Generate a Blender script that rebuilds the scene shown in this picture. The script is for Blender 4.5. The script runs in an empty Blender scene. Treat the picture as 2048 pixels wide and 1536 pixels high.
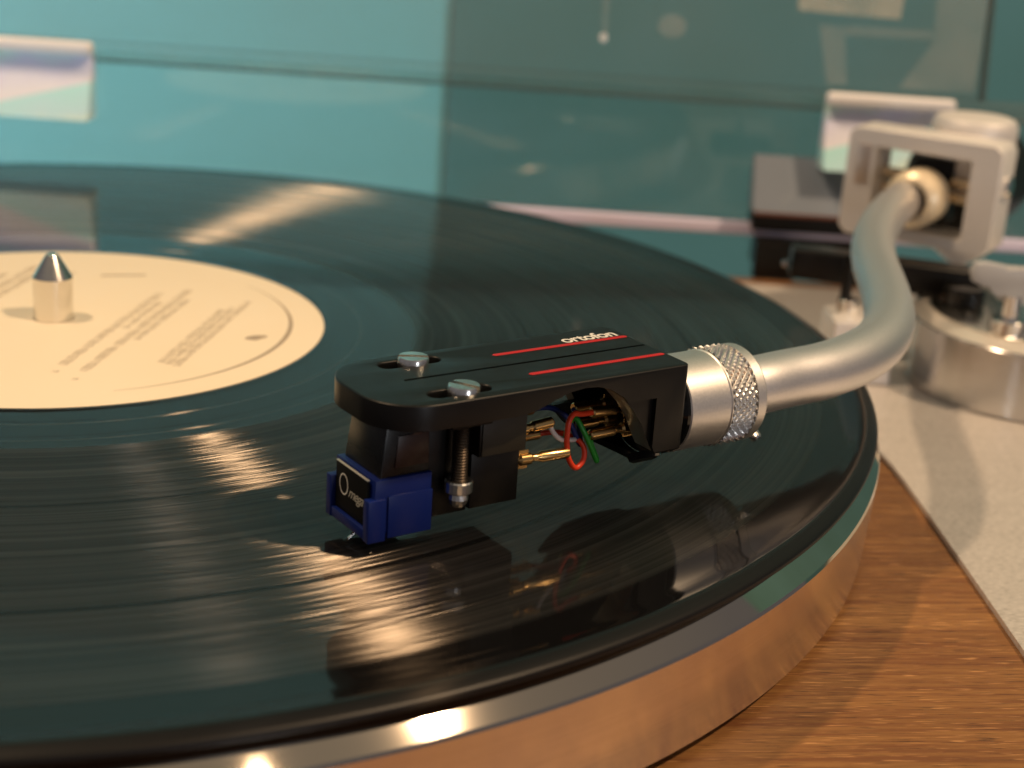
import bpy, bmesh, math, random
from mathutils import Matrix, Vector
random.seed(7)
S = 0.001                      # everything below is written in millimetres
sc = bpy.context.scene
C = sc.collection
R = math.radians

# ------------------------------------------------------------------ camera
cam_d = bpy.data.cameras.new('camera'); cam = bpy.data.objects.new('camera', cam_d); C.objects.link(cam)
sc.camera = cam
yaw, pitch, roll = 0.29890848552672716, 0.32113489191961037, 0.06893278413416044
fw = Vector((math.sin(yaw)*math.cos(pitch), math.cos(yaw)*math.cos(pitch), -math.sin(pitch)))
rt = Vector((math.cos(yaw), -math.sin(yaw), 0)); up = rt.cross(fw)
r2 = math.cos(roll)*rt + math.sin(roll)*up; u2 = -math.sin(roll)*rt + math.cos(roll)*up
M = Matrix((r2, u2, -fw)).transposed().to_4x4(); M.translation = Vector((0, -291.06, 85.92))*S
cam.matrix_world = M
cam_d.sensor_width = 36; cam_d.lens = 55.12
cam_d.clip_start = 0.01; cam_d.clip_end = 20
cam_d.dof.use_dof = True; cam_d.dof.focus_distance = 0.220; cam_d.dof.aperture_fstop = 20.5

# ------------------------------------------------------------------ light
sc.view_settings.view_transform = 'Standard'; sc.view_settings.look = 'None'
sc.view_settings.exposure = 0.0; sc.view_settings.gamma = 1.0
w = bpy.data.worlds.new('World'); sc.world = w; w.use_nodes = True
wn = w.node_tree; wc = wn.nodes.new('ShaderNodeTexCoord'); wsx = wn.nodes.new('ShaderNodeSeparateXYZ'); wr = wn.nodes.new('ShaderNodeValToRGB')
wn.links.new(wc.outputs['Generated'], wsx.inputs[0]); wn.links.new(wsx.outputs[2], wr.inputs[0]); wn.links.new(wr.outputs[0], wn.nodes['Background'].inputs[0])
for (p_, c_), e_ in zip([(0.0, (0.27, 0.25, 0.265, 1)), (0.9, (0.60, 0.50, 0.38, 1))], wr.color_ramp.elements): e_.position = p_; e_.color = c_   # dim walls, a warmly lit ceiling above
wr.color_ramp.elements.new(0.5).color = (0.30, 0.275, 0.27, 1)
w.node_tree.nodes['Background'].inputs[1].default_value = 0.40

def ceiling_lamp(name, pos, size, power, col):
    l = bpy.data.lights.new(name, 'AREA'); l.shape = 'DISK'; l.size = size; l.energy = power; l.color = col
    o = bpy.data.objects.new(name, l); C.objects.link(o)
    o.location = pos; o.rotation_euler = (Vector(pos) - Vector((0.05, -0.05, 0))).to_track_quat('Z', 'Y').to_euler()
    return o
WARM = (1.0, 0.70, 0.43)
ceiling_lamp('ceiling_lamp', (0.912, -0.61, 1.36), 0.085, 21, WARM)
ceiling_lamp('ceiling_lamp', (-0.673, 0.068, 1.53), 0.085, 17, WARM)
ceiling_lamp('ceiling_lamp', (0.482, -0.878, 1.45), 0.085, 0.6, WARM)
wl = bpy.data.lights.new('added_wall_light', 'AREA'); wl.shape = 'DISK'; wl.size = 0.16; wl.energy = 0.72; wl.spread = R(64); wl.color = (0.82, 0.95, 1.0)
wo = bpy.data.objects.new('added_wall_light', wl); C.objects.link(wo); wo.location = (-0.60, 0.20, -0.09)     # added light without a seen source, low left, brightens the wall
wo.rotation_euler = (wo.location - Vector((0.07, 0.36, 0.04))).to_track_quat('Z', 'Y').to_euler()

fl = bpy.data.lights.new('room_window', 'AREA'); fl.shape = 'RECTANGLE'; fl.size = 0.16; fl.size_y = 0.30; fl.energy = 2.0; fl.color = (0.92, 0.95, 1.0)
fo = bpy.data.objects.new('room_window', fl); C.objects.link(fo); fo.location = (0.50, -1.50, 0.16)
fo.rotation_euler = (fo.location - Vector((0.1, -0.05, 0.0))).to_track_quat('Z', 'Y').to_euler()

# ------------------------------------------------------------------ frames
TA = R(-16.3)                                     # the turntable's own axes, turned from the camera's
def frame(o, x, y, z):
    m = Matrix((x, y, z)).transposed().to_4x4(); m.translation = Vector(o)*S; return m
TF = frame((0,0,0), Vector((math.cos(TA), math.sin(TA), 0)), Vector((-math.sin(TA), math.cos(TA), 0)), Vector((0,0,1)))
HF = frame((47.856, -101.792, 21.474), Vector((0.95047421, 0.31076323, 0.005)), Vector((-0.310776, 0.95048108, 0.002)), Vector((-0.00413087, -0.0034548, 0.9999855)))
WF = Matrix.Identity(4)
def T2W(x, y, z=0): v = TF @ (Vector((x, y, z))*S); return (v.x/S, v.y/S, v.z/S)

# ------------------------------------------------------------------ materials
def mat(name, col=(0.5,0.5,0.5), rough=0.5, metal=0.0, **k):
    m = bpy.data.materials.new(name); m.use_nodes = True
    b = m.node_tree.nodes['Principled BSDF']
    b.inputs['Base Color'].default_value = (*col, 1); b.inputs['Roughness'].default_value = rough; b.inputs['Metallic'].default_value = metal
    for a, v in k.items(): b.inputs[a.replace('_', ' ')].default_value = v
    return m
class NT:
    def __init__(s, m): s.m = m; s.t = m.node_tree; s.b = s.t.nodes.get('Principled BSDF'); s.out = s.t.nodes['Material Output']
    def n(s, ty, **k):
        x = s.t.nodes.new(ty)
        for a, v in k.items(): setattr(x, a, v)
        return x
    def l(s, a, b): s.t.links.new(a, b)
    def coord(s, kind='Object'): return s.n('ShaderNodeTexCoord').outputs[kind]
    def mapping(s, src, scale=(1,1,1), rot=(0,0,0), loc=(0,0,0)):
        x = s.n('ShaderNodeMapping'); s.l(src, x.inputs[0]); x.inputs['Scale'].default_value = scale; x.inputs['Rotation'].default_value = rot; x.inputs['Location'].default_value = loc; return x.outputs[0]
    def noise(s, src, scale, detail=3, rough=0.5, dims='3D', dist=0.0):
        x = s.n('ShaderNodeTexNoise', noise_dimensions=dims); x.inputs['Scale'].default_value = scale; x.inputs['Detail'].default_value = detail; x.inputs['Roughness'].default_value = rough; x.inputs['Distortion'].default_value = dist
        s.l(src, x.inputs['W' if dims == '1D' else 'Vector']); return x.outputs[0]
    def ramp(s, src, stops, interp='LINEAR'):
        x = s.n('ShaderNodeValToRGB'); s.l(src, x.inputs[0]); e = x.color_ramp; e.interpolation = interp
        while len(e.elements) < len(stops): e.elements.new(0.5)
        for el, (p, c) in zip(e.elements, stops): el.position = p; el.color = (c, c, c, 1) if not isinstance(c, tuple) else (*c, 1)
        return x.outputs[0]
    def math(s, op, a, b=None, clamp=False):
        x = s.n('ShaderNodeMath', operation=op, use_clamp=clamp)
        for i, v in enumerate((a, b)):
            if v is None: continue
            if isinstance(v, (int, float)): x.inputs[i].default_value = v
            else: s.l(v, x.inputs[i])
        return x.outputs[0]
    def bump(s, h, strength, dist):
        x = s.n('ShaderNodeBump'); x.inputs['Strength'].default_value = strength; x.inputs['Distance'].default_value = dist; s.l(h, x.inputs['Height']); return x.outputs[0]
    def mix(s, f, a, b, blend='MIX'):
        x = s.n('ShaderNodeMix', data_type='RGBA', blend_type=blend)
        for i, v in ((0, f), (6, a), (7, b)):
            if isinstance(v, (int, float)): x.inputs[i].default_value = v
            elif isinstance(v, tuple): x.inputs[i].default_value = (*v, 1)
            else: s.l(v, x.inputs[i])
        return x.outputs[2]
    def radius(s):
        sep = s.n('ShaderNodeSeparateXYZ'); s.l(s.coord(), sep.inputs[0])
        return s.math('SQRT', s.math('ADD', s.math('MULTIPLY', sep.outputs[0], sep.outputs[0]), s.math('MULTIPLY', sep.outputs[1], sep.outputs[1]))), sep

# grooved vinyl: mirror-like lacquer with the grooves' sideways spread of light
def m_vinyl():
    m = mat('black_vinyl', (0.004, 0.004, 0.0045), 0.07, 0.0); q = NT(m)
    r, sep = q.radius(); rn = q.math('MULTIPLY', r, 1/0.150)
    k = lambda mm: mm/150.0
    g = q.ramp(rn, [(0, 0), (k(66.6), 0), (k(67.4), 1), (k(87.3), 1), (k(87.7), .12), (k(88.5), .12), (k(88.9), 1), (k(119.2), 1), (k(119.5), .12),
                    (k(120.3), .12), (k(120.7), 1), (k(131.8), 1), (k(132.1), .2), (k(132.7), .2), (k(133), 1), (k(140.5), 1), (k(141.5), .05)])
    n1 = q.noise(r, 700, 4, 0.75, '1D'); n2 = q.noise(r, 200, 2, 0.5, '1D')
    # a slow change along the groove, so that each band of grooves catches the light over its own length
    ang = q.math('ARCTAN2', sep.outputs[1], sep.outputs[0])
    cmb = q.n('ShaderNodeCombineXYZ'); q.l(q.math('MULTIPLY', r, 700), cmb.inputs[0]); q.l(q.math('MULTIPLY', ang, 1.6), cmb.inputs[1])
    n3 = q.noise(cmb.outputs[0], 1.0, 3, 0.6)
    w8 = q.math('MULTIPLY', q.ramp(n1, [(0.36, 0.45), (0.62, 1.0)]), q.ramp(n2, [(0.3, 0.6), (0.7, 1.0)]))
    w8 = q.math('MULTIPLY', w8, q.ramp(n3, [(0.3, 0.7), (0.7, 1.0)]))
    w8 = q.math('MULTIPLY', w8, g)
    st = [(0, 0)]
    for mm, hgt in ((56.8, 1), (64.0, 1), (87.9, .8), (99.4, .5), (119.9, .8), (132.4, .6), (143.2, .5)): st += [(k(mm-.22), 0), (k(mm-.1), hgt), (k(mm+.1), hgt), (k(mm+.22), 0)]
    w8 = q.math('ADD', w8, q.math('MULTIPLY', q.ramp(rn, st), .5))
    colr = q.n('ShaderNodeVectorMath', operation='SCALE'); colr.inputs[0].default_value = (0.20, 0.170, 0.140); q.l(w8, colr.inputs['Scale'])
    gl = q.n('ShaderNodeBsdfAnisotropic'); gl.distribution = 'GGX'
    q.l(colr.outputs[0], gl.inputs['Color'])
    q.l(q.math('ADD', 0.40, q.math('MULTIPLY', n2, 0.10)), gl.inputs['Roughness']); gl.inputs['Anisotropy'].default_value = 0.91
    tan = q.n('ShaderNodeTangent', direction_type='RADIAL', axis='Z'); q.l(tan.outputs[0], gl.inputs['Tangent'])
    q.l(q.math('MULTIPLY', q.math('SUBTRACT', q.noise(r, 2200, 4, .75, '1D'), .5), .060), gl.inputs['Rotation'])
    # fine dust and tiny warps in the mirror part
    dust = q.noise(q.mapping(q.coord(), (1,1,1)), 60, 3, 0.5)
    q.l(q.math('ADD', q.ramp(dust, [(0.3, 0.045), (0.8, 0.085)]), q.ramp(rn, [(k(148.3), 0), (k(148.8), .32)])), q.b.inputs['Roughness'])
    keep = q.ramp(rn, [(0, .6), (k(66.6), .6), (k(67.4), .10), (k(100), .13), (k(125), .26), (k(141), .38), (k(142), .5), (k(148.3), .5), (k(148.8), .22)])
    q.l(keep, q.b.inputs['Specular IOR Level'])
    q.l(q.bump(q.noise(r, 2500, 2, 0.5, '1D'), 0.02, 0.00003), q.b.inputs['Normal'])
    add = q.n('ShaderNodeAddShader'); q.l(q.b.outputs[0], add.inputs[0]); q.l(gl.outputs[0], add.inputs[1]); q.l(add.outputs[0], q.out.inputs[0])
    return m

def m_paper():
    m = mat('cream_label_paper', (0.80, 0.66, 0.46), 0.6); q = NT(m)
    n = q.noise(q.coord(), 1200, 4, 0.6); q.l(q.bump(n, 0.15, 0.00005), q.b.inputs['Normal'])
    q.l(q.mix(q.noise(q.coord(), 45, 3, .5), (0.79, 0.69, 0.52), (0.81, 0.72, 0.56)), q.b.inputs['Base Color']); return m

def m_wood():
    m = mat('walnut_veneer', (0.30, 0.12, 0.04), 0.42); q = NT(m)
    c = q.mapping(q.coord(), rot=(0,0,R(-7)))            # grain runs almost along the deck
    broad = q.noise(q.mapping(c, (1.5, 26, 1)), 6, 4, .55, dist=.6)
    band = q.noise(q.mapping(c, (3, 90, 1)), 9, 5, .6, dist=.35)
    fine = q.noise(q.mapping(c, (14, 420, 1)), 12, 4, .65)
    pore = q.noise(q.mapping(c, (22, 700, 1)), 8, 2, .5)
    fleck = q.noise(q.mapping(c, (28, 520, 1), loc=(3,5,0)), 7, 1, .4)
    col = q.mix(q.ramp(broad, [(.3, 0), (.7, 1)]), (0.200, 0.092, 0.027), (0.32, 0.160, 0.050))
    col = q.mix(q.ramp(band, [(.38, .75), (.56, 0)]), col, (0.13, 0.045, 0.015))
    col = q.mix(q.ramp(fine, [(.4, .45), (.6, 0)]), col, (0.16, 0.055, 0.018))
    col = q.mix(q.ramp(pore, [(.31, .95), (.39, 0)]), col, (0.030, 0.012, 0.006))
    col = q.mix(q.ramp(fleck, [(.64, 0), (.72, .55)]), col, (0.62, 0.33, 0.13))
    q.l(col, q.b.inputs['Base Color']); q.l(q.bump(q.math('ADD', fine, pore), 0.25, 0.00006), q.b.inputs['Normal'])
    q.l(q.ramp(fine, [(.3, .5), (.7, .36)]), q.b.inputs['Roughness'])
    return m

def brushed(name, col, rough, direction='x', strength=.12, aniso=0.0, scale=1.0, sparkle=False):
    m = mat(name, col, rough, 1.0); q = NT(m)
    sc_ = {'x': (8, 900, 900), 'radial': None, 'z': (30, 30, 5000), 'none': (3200, 3200, 3200)}[direction]
    if direction == 'radial':
        r, _ = q.radius(); n = q.noise(r, 2200*scale, 3, .7, '1D')
    else:
        n = q.noise(q.mapping(q.coord(), tuple(v*scale for v in sc_)), 1.0, 4, .6)
    q.l(q.mix(q.ramp(n, [(.3, 0), (.7, 1)]), tuple(v*(1-strength) for v in col), tuple(min(1, v*(1+strength)) for v in col)), q.b.inputs['Base Color'])
    q.l(q.math('ADD', rough-.05, q.math('MULTIPLY', n, .1)), q.b.inputs['Roughness'])
    q.l(q.bump(n, .05, 0.00002), q.b.inputs['Normal'])
    if aniso:
        q.b.inputs['Anisotropic'].default_value = aniso; q.b.inputs['Anisotropic Rotation'].default_value = .25
        t = q.n('ShaderNodeTangent', direction_type='RADIAL', axis='Z'); q.l(t.outputs[0], q.b.inputs['Tangent'])
    return m

def m_plate():
    m = mat('satin_aluminium_plate', (0.60, 0.57, 0.53), .42, .4); q = NT(m)
    c = q.mapping(q.coord(), rot=(0,0,R(-6)))
    a = q.noise(q.mapping(c, (240, 1500, 1)), 3.0, 3, .6); b2 = q.noise(q.mapping(c, (22, 160, 1)), 2, 3, .5)
    q.l(q.mix(q.ramp(q.math('ADD', q.math('MULTIPLY', a, .88), q.math('MULTIPLY', b2, .12)), [(.36, 0), (.62, 1)]), (0.46, 0.43, 0.40), (0.76, 0.715, 0.675)), q.b.inputs['Base Color'])
    q.l(q.ramp(a, [(.3, .38), (.7, .5)]), q.b.inputs['Roughness']); q.l(q.bump(a, .12, .00004), q.b.inputs['Normal']); return m

def satin_black(name, col=(0.0035,0.0033,0.003), rough=.36, spec=.33):
    m = mat(name, col, rough, Specular_IOR_Level=spec); q = NT(m)
    n = q.noise(q.coord(), 2600, 3, .6); q.l(q.bump(n, .10, .00003), q.b.inputs['Normal'])
    q.l(q.ramp(q.noise(q.coord(), 150, 3, .5), [(.3, rough-.06), (.7, rough+.06)]), q.b.inputs['Roughness']); return m

def m_wall(name, c0, c1):
    m = mat(name, c0, .6); q = NT(m)
    q.l(q.mix(q.ramp(q.noise(q.coord(), 5, 3, .5), [(.3,0),(.7,1)]), c0, c1), q.b.inputs['Base Color'])
    q.l(q.bump(q.noise(q.coord(), 260, 4, .6), .2, .0006), q.b.inputs['Normal']); return m

def m_clear(name, haze, hz, refl=1.0):
    m = mat(name); q = NT(m); q.t.nodes.remove(q.b)
    tr = q.n('ShaderNodeBsdfTransparent'); tr.inputs[0].default_value = (0.93, 0.965, 0.955, 1)
    df = q.n('ShaderNodeBsdfDiffuse'); df.inputs[0].default_value = (*haze, 1)
    gl = q.n('ShaderNodeBsdfGlossy'); gl.inputs['Roughness'].default_value = .04
    fr = q.n('ShaderNodeFresnel'); fr.inputs[0].default_value = 1.45
    sm = q.noise(q.mapping(q.coord(), (1, 1, 1)), 9, 3, .55)
    mx = q.n('ShaderNodeMixShader'); q.l(q.ramp(sm, [(.3, hz*.45), (.75, hz*1.5)]), mx.inputs[0]); q.l(tr.outputs[0], mx.inputs[1]); q.l(df.outputs[0], mx.inputs[2])
    mx2 = q.n('ShaderNodeMixShader'); q.l(q.math('MULTIPLY', fr.outputs[0], refl), mx2.inputs[0]); q.l(mx.outputs[0], mx2.inputs[1]); q.l(gl.outputs[0], mx2.inputs[2])
    q.l(mx2.outputs[0], q.out.inputs[0]); return m

def m_iridescent():
    m = mat('stressed_clear_plastic', (.85,.85,.85), .30); q = NT(m)
    sep = q.n('ShaderNodeSeparateXYZ'); q.l(q.mapping(q.coord(), (1,1,1)), sep.inputs[0])
    v = q.math('ADD', q.math('MULTIPLY', sep.outputs[0], 9), q.math('MULTIPLY', sep.outputs[2], -34))
    v = q.math('ADD', q.math('FRACT', v), q.math('MULTIPLY', q.math('SUBTRACT', q.noise(q.coord(), 60, 2, .5), .5), .5))
    q.l(q.ramp(v, [(.0, (.52,.92,.96)), (.25, (.60,.90,1.0)), (.45, (.90,.97,.76)), (.6, (.66,.94,.92)), (.8, (.74,.76,1.0)), (1, (.88,.90,1.0))]), q.b.inputs['Base Color'])
    q.b.inputs['Coat Weight'].default_value = .5
    return m

VINYL = m_vinyl(); PAPER = m_paper(); WOOD = m_wood(); PLATE = m_plate()
INK = mat('grey_brown_ink', (0.34, 0.275, 0.20), .6)
ALU_SIDE = brushed('turned_aluminium', (0.90, 0.87, 0.83), .20, 'z', .05, .55)
ALU_TOP = brushed('turned_aluminium_face', (0.72, 0.70, 0.66), .26, 'radial', .10, .5)
DRUM = brushed('turned_drum_metal', (0.64, 0.63, 0.62), .24, 'z', .06, .85); DRUMEDGE = mat('bright_drum_bevel', (0.80, 0.74, 0.66), .38, .6)
BEVEL = mat('polished_rim_bevel', (0.70, 0.62, 0.52), .05, 1.0)
CHROME = mat('polished_chrome', (0.80, 0.79, 0.77), .10, 1.0)
NICKEL = brushed('nickel_plated_steel', (0.90, 0.88, 0.84), .24, 'none', .12)
TUBE = brushed('satin_tonearm_aluminium', (0.82, 0.805, 0.81), .45, 'none', .05)
COLLAR = brushed('satin_collar_aluminium', (0.82, 0.80, 0.775), .42, 'none', .05)
KNURL = mat('knurled_aluminium', (0.93, 0.91, 0.88), .25, 1.0)
GIMBAL = mat('blasted_aluminium', (0.79, 0.765, 0.745), .5, .4)
BLACK = satin_black('satin_black_metal'); BLACKP = satin_black('black_plastic', (0.004,0.0033,0.0028), .36); STEELD = mat('shaded_screw_steel', (0.13, 0.10, 0.075), .35, 1.0)
GLOSSB = satin_black('gloss_black_plastic', (0.004,0.004,0.004), .14)
RUBBER = satin_black('black_rubber', (0.012,0.012,0.012), .7)
BLUE = satin_black('blue_plastic', (0.003, 0.013, 0.12), .38)
RED = mat('red_print', (0.42, 0.008, 0.010), .5); WHITE = mat('white_print', (0.72, 0.71, 0.66), .5); GREYP = mat('grey_print', (0.45, 0.44, 0.38), .5)
GOLD = mat('gold_plated_pin', (0.78, 0.52, 0.22), .25, 1.0)
WRED = mat('red_wire', (0.78, 0.05, 0.012), .4); WWHITE = mat('white_wire', (0.70, 0.62, 0.60), .4)
WBLUE = mat('dark_blue_wire', (0.012, 0.022, 0.12), .4); WGREEN = mat('green_wire', (0.012, 0.26, 0.02), .4)
LEVER = mat('pale_grey_plastic', (0.42, 0.43, 0.45), .35)
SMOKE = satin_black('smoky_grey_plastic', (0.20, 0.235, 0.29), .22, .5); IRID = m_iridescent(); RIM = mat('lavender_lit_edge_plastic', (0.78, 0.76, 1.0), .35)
SOCKBAR = mat('white_clear_plastic', (0.95, 0.93, 0.93), .25)
CLEAR = m_clear('clear_acrylic', (0.42, 0.42, 0.38), .05); CLEAR2 = m_clear('hazed_acrylic', (0.45, 0.45, 0.42), .09)  # diffuse haze in the second one stands for faint reflections
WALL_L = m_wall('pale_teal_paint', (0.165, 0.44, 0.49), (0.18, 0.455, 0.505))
WALL_R = m_wall('shaded_teal_paint', (0.052, 0.155, 0.150), (0.078, 0.215, 0.240))  # darker colour carries the shade of the right-hand wall
TABLE = mat('dark_table', (0.10, 0.07, 0.05), .5)

# ------------------------------------------------------------------ building helpers
def link(name, me, m, parent=None, mtx=None, smooth=True):
    o = bpy.data.objects.new(name, me); C.objects.link(o)
    if m: me.materials.append(m)
    if parent is not None: o.parent = parent
    elif mtx is not None: o.matrix_world = mtx
    if smooth:
        for p in me.polygons: p.use_smooth = True
    return o
def thing(name, label, cat, mtx, group=None):
    o = bpy.data.objects.new(name, None); C.objects.link(o); o.matrix_world = mtx; o.empty_display_size = .005
    o['label'] = label; o['category'] = cat
    if group: o['group'] = group
    return o
def tag(o, label, cat, group=None):
    o['label'] = label; o['category'] = cat
    if group: o['group'] = group
    return o
def fin(bm, name, m, parent=None, mtx=None, smooth=True, angle=35):
    for v in bm.verts: v.co *= S
    bmesh.ops.recalc_face_normals(bm, faces=bm.faces)
    if smooth:
        for e in bm.edges:
            if len(e.link_faces) == 2 and e.calc_face_angle(0) > R(angle): e.smooth = False
    me = bpy.data.meshes.new(name); bm.to_mesh(me); bm.free()
    return link(name, me, m, parent, mtx, smooth)
def box(bm, x0, x1, y0, y1, z0, z1, bev=0.0, seg=2, mtx=None):
    vs = [bm.verts.new((x, y, z)) for z in (z0, z1) for y in (y0, y1) for x in (x0, x1)]
    fs = [bm.faces.new([vs[i] for i in q]) for q in ((0,2,3,1),(4,5,7,6),(0,1,5,4),(2,6,7,3),(0,4,6,2),(1,3,7,5))]
    if mtx is not None: bmesh.ops.transform(bm, matrix=mtx, verts=vs)
    if bev: bmesh.ops.bevel(bm, geom=list({e for f in fs for e in f.edges}), offset=bev, segments=seg, affect='EDGES', profile=.5)
def prism(bm, pts, z0, z1, bev=0.0, axis='z', seg=2):
    """polygon pts swept between z0 and z1 along an axis"""
    def P(a, b, c): return {'z': (a, b, c), 'y': (a, c, b), 'x': (c, a, b)}[axis]
    lo = [bm.verts.new(P(a, b, z0)) for a, b in pts]; hi = [bm.verts.new(P(a, b, z1)) for a, b in pts]
    n = len(pts); fs = [bm.faces.new(lo), bm.faces.new(hi)]
    for i in range(n): fs.append(bm.faces.new((lo[i], lo[(i+1) % n], hi[(i+1) % n], hi[i])))
    if bev:
        es = list({e for f in fs[:2] for e in f.edges}); bmesh.ops.bevel(bm, geom=es, offset=bev, segments=seg, affect='EDGES', profile=.5)
def lathe(bm, prof, n=64, mtx=None, close=False):
    """prof: (r, z) list turned round z"""
    rings = []
    new = []
    for r, z in prof:
        if r < 1e-6: v = bm.verts.new((0, 0, z)); rings.append([v]*n); new.append(v)
        else:
            ring = [bm.verts.new((r*math.cos(2*math.pi*i/n), r*math.sin(2*math.pi*i/n), z)) for i in range(n)]; rings.append(ring); new += ring
    pr = list(zip(rings, rings[1:]))
    if close: pr.append((rings[-1], rings[0]))
    for a, b in pr:
        for i in range(n):
            q = [a[i], a[(i+1) % n], b[(i+1) % n], b[i]]
            q = [v for k, v in enumerate(q) if v not in q[:k]]
            if len(q) > 2:
                try: bm.faces.new(q)
                except ValueError: pass
    if mtx is not None: bmesh.ops.transform(bm, matrix=mtx, verts=new)
def along(p, d):
    """matrix whose z runs along d from p (mm)"""
    m = Vector(d).normalized().to_track_quat('Z', 'Y').to_matrix().to_4x4(); m.translation = Vector(p); return m
def tube(bm, pts, r, n=16, cap=True, sub=8):
    """smooth tube through pts; r a number or a list"""
    P = [Vector(p) for p in pts]; rs = r if isinstance(r, (list, tuple)) else [r]*len(P)
    path, rad = [], []
    if sub > 1 and len(P) > 2:
        for i in range(len(P)-1):
            a, b, c, d = P[max(i-1, 0)], P[i], P[i+1], P[min(i+2, len(P)-1)]
            for k in range(sub):
                t = k/sub
                path.append(0.5*((2*b) + (-a+c)*t + (2*a-5*b+4*c-d)*t*t + (-a+3*b-3*c+d)*t**3)); rad.append(rs[i]*(1-t)+rs[i+1]*t)
        path.append(P[-1]); rad.append(rs[-1])
    else: path, rad = P, rs
    rings = []; up_ = Vector((0,0,1))
    for i, p in enumerate(path):
        d = (path[min(i+1, len(path)-1)] - path[max(i-1, 0)]).normalized()
        if abs(d.dot(up_)) > .98: up_ = Vector((0,1,0)) if abs(d.y) < .9 else Vector((1,0,0))
        s = d.cross(up_).normalized(); q = s.cross(d).normalized(); up_ = q
        rings.append([bm.verts.new(p + rad[i]*(math.cos(2*math.pi*k/n)*s + math.sin(2*math.pi*k/n)*q)) for k in range(n)])
    for a, b in zip(rings, rings[1:]):
        for k in range(n): bm.faces.new((a[k], a[(k+1) % n], b[(k+1) % n], b[k]))
    if cap: bm.faces.new(rings[0]); bm.faces.new(rings[-1])
B = bmesh.new
def part(name, m, parent, fn, smooth=True, angle=35):
    bm = B(); fn(bm); return fin(bm, name, m, parent, smooth=smooth, angle=angle)
def text(name, s, m, parent, size, mtx, ext=.02, shear=0, space=1.0, off=0.0):
    c = bpy.data.curves.new(name, 'FONT'); c.body = s; c.size = size*S; c.extrude = ext*S; c.shear = shear; c.space_character = space; c.align_x = 'LEFT'; c.offset = off*S
    o = bpy.data.objects.new('tmp', c); C.objects.link(o); dg = bpy.context.evaluated_depsgraph_get()
    me = bpy.data.meshes.new_from_object(o.evaluated_get(dg)); me.transform(mtx); bpy.data.objects.remove(o)
    return link(name, me, m, parent, smooth=False)
def place(p, x, y, z):
    m = Matrix((Vector(x).normalized(), Vector(y).normalized(), Vector(z).normalized())).transposed().to_4x4(); m.translation = Vector(p)*S; return m

# ------------------------------------------------------------------ setting: walls and table
def struct(name, m, fn, mtx=None):
    bm = B(); fn(bm); o = fin(bm, name, m, None, mtx if mtx is not None else WF, smooth=False); o['kind'] = 'structure'; return o
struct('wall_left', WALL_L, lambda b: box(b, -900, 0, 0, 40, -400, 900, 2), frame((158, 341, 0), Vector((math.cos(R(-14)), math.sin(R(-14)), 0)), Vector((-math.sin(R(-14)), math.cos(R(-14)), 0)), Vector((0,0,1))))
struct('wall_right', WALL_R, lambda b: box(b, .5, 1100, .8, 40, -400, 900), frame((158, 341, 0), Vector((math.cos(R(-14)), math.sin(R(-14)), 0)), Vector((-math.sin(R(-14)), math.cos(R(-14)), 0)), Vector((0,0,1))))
struct('tabletop', TABLE, lambda b: box(b, -330, 420, -330, 205, -160, -130), TF)

# ------------------------------------------------------------------ turntable: plinth, plate, platter, spindle
ZP = -22.2
tt = thing('turntable', 'walnut turntable with brushed aluminium platter and tonearm plate', 'turntable', TF)
part('plinth', WOOD, tt, lambda b: box(b, -200, 258, -205, 156, -112, ZP, 1.2, 3))
def feet(x, y):
    return lambda b: lathe(b, [(0, -130), (22, -130), (24, -128), (24, -114), (20, -112), (0, -112)], 40, Matrix.Translation((x, y, 0)))
for x, y in ((-165, -170), (225, -170), (-165, 125), (225, 125)): part('foot', RUBBER, tt, feet(x, y))
def plate(b):
    W2T = TF.inverted()
    def t(x, y): v = W2T @ (Vector((x, y, 0))*S); return (v.x/S, v.y/S)
    edge = [t(124.5, -165), t(131.5, -138), t(144.4, -88.5), t(151.6, -60.5), t(155.3, -45.5), t(156.9, -38), t(157.8, -31)]
    for a in range(-10, 27, 3): edge.append(t(161.5*math.cos(R(a)), 161.5*math.sin(R(a))))
    pts = edge + [(149, 128), (149, 145), (246, 145), (246, -150)]
    prism(b, pts, ZP+.05, ZP+1.0, .25)
part('armboard_plate', PLATE, tt, plate, smooth=False)

pl = part('platter', ALU_SIDE, tt, lambda b: lathe(b, [(0, -19), (120, -19), (149.6, -20.4), (150.6, -19.9), (151.5, -5.7), (151.3, -5.2), (148.5, -2.7), (148.0, -2.5), (0, -2.5)], 512), angle=14)
# the bevel carries turning marks round the rim
pl.data.materials.append(BEVEL)
for p in pl.data.polygons:
    if p.center.z > -.0055 and p.normal.z > .2: p.material_index = 1
part('bearing_hub', ALU_TOP, tt, lambda b: lathe(b, [(0, ZP), (40, ZP), (40, -18.6), (0, -18.6)], 96))
part('slip_mat', RUBBER, tt, lambda b: lathe(b, [(4, -2.45), (146.4, -2.45), (146.6, -2.3), (146.4, -2.02), (4, -2.02)], 256, close=True))
part('spindle', brushed('turned_steel', (0.80, 0.78, 0.74), .17, 'z', .06, .3), tt, lambda b: lathe(b, [(0, -2), (3.6, -2), (3.6, 8.0), (1.35, 11.9), (1.1, 12.25), (.6, 12.5), (0, 12.55)], 64), angle=22)

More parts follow.
